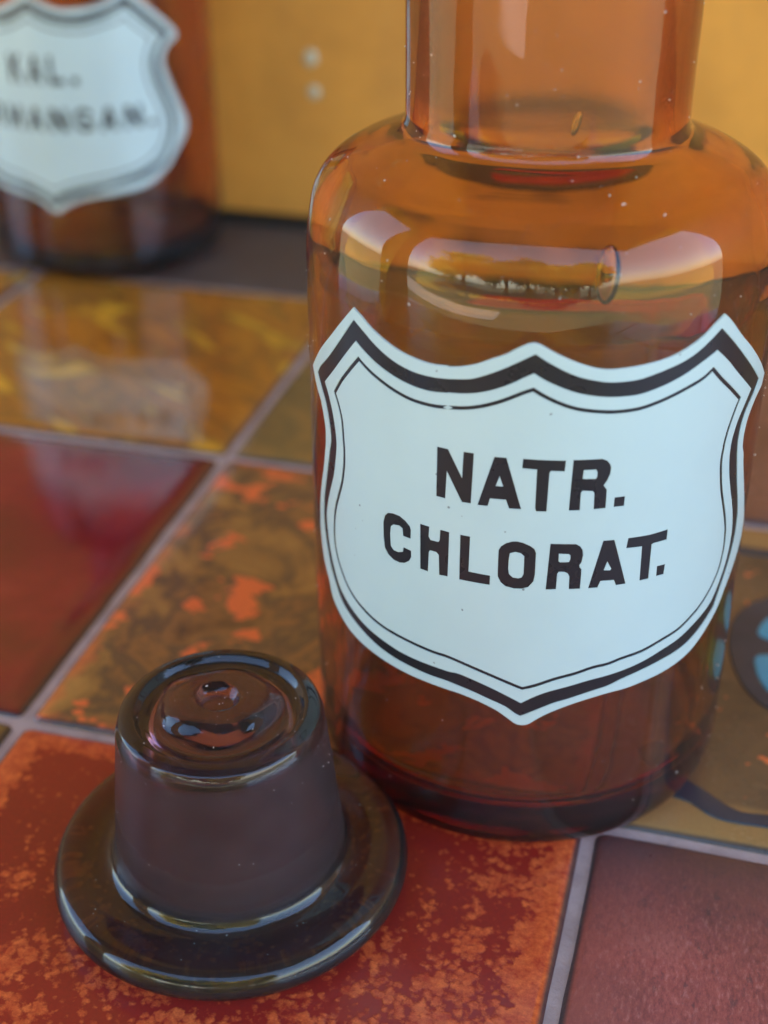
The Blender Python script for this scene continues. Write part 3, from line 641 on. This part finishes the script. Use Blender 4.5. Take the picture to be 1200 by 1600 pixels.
def top_shape(x, y):
    x /= T; y /= T
    cx, cy_ = -0.010, 0.018
    d = math.hypot((x-cx)*0.95, (y-cy_)*1.05); ang = math.atan2(y-cy_, x-cx)
    R_ = 0.076*(1+0.05*math.sin(2*ang+0.6)+0.03*math.sin(5*ang))
    sm = lambda t: max(0,min(1,t))**2*(3-2*max(0,min(1,t)))
    h = 0.013*sm((R_-d)/0.020+0.5) - 0.017*sm((0.026-d)/0.016+0.5)
    rr = math.hypot(x, y)
    h -= 0.010*sm(1-abs(rr-0.085)/0.035)*(0.6+0.4*math.cos(ang+1.6))
    return h*T
V = [(x, y, z+top_shape(x, y)*max(0, min(1, (0.0110-math.hypot(x,y))/0.0012))) if z > 0.0295 and math.hypot(x,y) < 0.0110 else (x,y,z) for x, y, z in V]
cav = [(r*T, z*T) for r, z in catmull([(0.0,0.050),(0.06,0.048),(0.115,0.046),(0.130,0.056),(0.132,0.08),(0.126,0.15),(0.118,0.23),(0.113,0.268),(0.102,0.281),(0.08,0.284),(0.04,0.282),(0.0,0.281)], 5)]
V2, F2 = lathe(cav, 96, 0.0002, 70, 3)
F += [tuple(len(V)+q for q in reversed(f)) for f in F2]; V += V2      # the air inside the hollow-blown plug
mesh_obj('glass_plug', V, F, GLASS_STOP, stop, True)

# ------------------------------------------------------------------ dust on the glass
DUST = simple('dust_grain', (0.55,0.52,0.48), (0.75,0.72,0.68), 900, 0.8)
def dust(name, count, place, parent, seed, size=(0.00005, 0.00016)):
    rnd = random.Random(seed); bm = bmesh.new()
    for _ in range(count):
        p_, n_ = place(rnd)
        r = rnd.uniform(*size)*(2.0 if rnd.random() < 0.04 else 1.0)
        M = Matrix.Translation(p_) @ n_.to_track_quat('Z','Y').to_matrix().to_4x4() @ Matrix.Rotation(rnd.random()*6.28, 4, 'Z') @ Matrix.Diagonal((r*rnd.uniform(0.5,1.8), r*0.7, r*0.5, 1))
        bmesh.ops.create_icosphere(bm, subdivisions=1, radius=1, matrix=M)
    return bm_obj(name, bm, DUST, parent, False, kind='stuff')
OUTP = [(r, z) for r, z in bottle_profile(0.337)]
def on_bottle(rnd):
    while True:
        i = rnd.randrange(40, 130)
        (r, z), (r2, z2) = OUTP[i], OUTP[i+1]
        L_ = math.hypot(r2-r, z2-z)
        if rnd.random() > L_/0.0035: continue
        if z2 < z: continue
        t = rnd.random(); r_ = r+(r2-r)*t; z_ = z+(z2-z)*t
        a = rnd.uniform(-1.5, 1.5)+0.17
        if z_ < 0.087 and -1.02 < a < 1.38 and z_ > 0.026: continue
        n = Vector(((z2-z)*math.sin(a), -(z2-z)*math.cos(a), -(r2-r))).normalized()
        return Vector((r_*math.sin(a), -r_*math.cos(a), z_))+n*0.00012, n
dust('dust', 120, on_bottle, bottle, 4)
def on_stop(rnd):
    a = rnd.uniform(0, 6.283); k = rnd.random()
    if k < 0.45: r = rnd.uniform(0.0185, 0.0245); return Vector((r*math.cos(a), r*math.sin(a), 0.0068)), Vector((0,0,1))
    if k < 0.75:
        z = rnd.uniform(0.011, 0.029); r = 0.01695-(z-0.010)*0.108
        return Vector((r*math.cos(a), r*math.sin(a), z)), Vector((math.cos(a), math.sin(a), 0.1)).normalized()
    r = rnd.uniform(0.0, 0.0125); return Vector((r*math.cos(a), r*math.sin(a), 0.03085+0.0012*(r < 0.006)+0.001*(r > 0.011))), Vector((0,0,1))
dust('dust', 110, on_stop, stop, 8, (0.00004, 0.00010))

# ------------------------------------------------------------------ what the glass mirrors: garden and a red bench cushion
LEAF = simple('leaf_green', (0.10,0.13,0.025), (0.24,0.22,0.05), 4, 0.55)
BARK = simple('bark_brown', (0.09,0.065,0.045), (0.14,0.10,0.07), 9, 0.9)
def tree(x, y, h, cr, seed, label, mat):
    rnd = random.Random(seed)
    t = empty('garden_tree', (x, y, -0.75), rnd.random()*6, label=label, category='tree', group='trees mirrored in the glass')
    bm = bmesh.new()
    def limb(p, q, r0, r1):
        d = (q-p); n = 7
        M = d.to_track_quat('Z','Y').to_matrix()
        a = [bm.verts.new(p+M@Vector((r0*math.cos(6.283*i/n), r0*math.sin(6.283*i/n), 0))) for i in range(n)]
        b_ = [bm.verts.new(q+M@Vector((r1*math.cos(6.283*i/n), r1*math.sin(6.283*i/n), 0))) for i in range(n)]
        for i in range(n): bm.faces.new((a[i], a[(i+1)%n], b_[(i+1)%n], b_[i]))
    limb(Vector((0,0,0)), Vector((0.1,0,h*0.45)), 0.16, 0.10)
    tips = []
    for k in range(8):
        a = k*0.8+rnd.random(); q = Vector((math.cos(a)*cr*0.6, math.sin(a)*cr*0.6, h*rnd.uniform(0.32,0.85)))
        limb(Vector((0.1,0,h*rnd.uniform(0.3,0.45))), q, 0.07, 0.025); tips.append(q)
    bm_obj('trunk', bm, BARK, t)
    V = []; F = []
    cl = [tips[i % 8]+Vector((rnd.gauss(0,cr*0.3), rnd.gauss(0,cr*0.3), rnd.gauss(0,h*0.10))) for i in range(120)]
    for c_ in cl:
        rad = rnd.uniform(0.5, 0.95)
        for _ in range(90):
            d = Vector((rnd.gauss(0,1), rnd.gauss(0,1), rnd.gauss(0,0.7))); p_ = c_+d*rad*0.5
            u = Vector((rnd.gauss(0,1), rnd.gauss(0,1), rnd.gauss(0,1))).normalized()*0.17; v_ = u.orthogonal().normalized()*0.09
            n = len(V); V += [p_-u, p_+v_, p_+u, p_-v_]; F.append((n, n+1, n+2, n+3))
    mesh_obj('crown', V, F, mat, t)
LEAF2 = simple('leaf_yellow', (0.45,0.36,0.05), (0.68,0.50,0.08), 4, 0.55)
tree(-4.6, -9.5, 6.0, 2.2, 11, 'yellowish leafy tree mirrored at the left of the bottle shoulder', LEAF2)
tree(-0.8, -10.0, 6.2, 2.4, 12, 'green leafy tree mirrored in the middle of the bottle shoulder', LEAF)
tree(3.0, -9.0, 4.6, 2.0, 13, 'low yellowish tree mirrored at the right of the bottle shoulder', LEAF2)
tree(1.2, -13.0, 6.6, 2.6, 16, 'yellowish tree mirrored behind the others near the middle', LEAF2)
tree(5.0, -10.0, 5.0, 2.2, 17, 'yellowish tree mirrored second from the right, before the bright sky', LEAF2)
tree(7.0, -11.5, 5.6, 2.4, 14, 'green tree mirrored far right beside the bright sky', LEAF)
RED = simple('red_cloth', (0.30,0.012,0.012), (0.62,0.025,0.022), 45, 0.85)
cloth = bmesh.new()
for L in range(3):
    box_bm(0.034+0.0015*L, 0.125-0.002*L, 0.2032, 0.215-0.0015*L, 0.0006+0.0026*L, 0.0006+0.0026*L+0.0024, 0.0010, 3, bm=cloth)
bm_obj('folded_cloth', cloth, RED, None, True, label='folded red cloth on the back board, seen only through the front bottle', category='cloth')
PAVE = simple('pale_paving', (0.42,0.36,0.28), (0.55,0.48,0.38), 3, 0.85)
bm_obj('path', box_bm(-9, -0.6, -5.4, -3.6, -0.75, -0.742), PAVE, kind='structure')
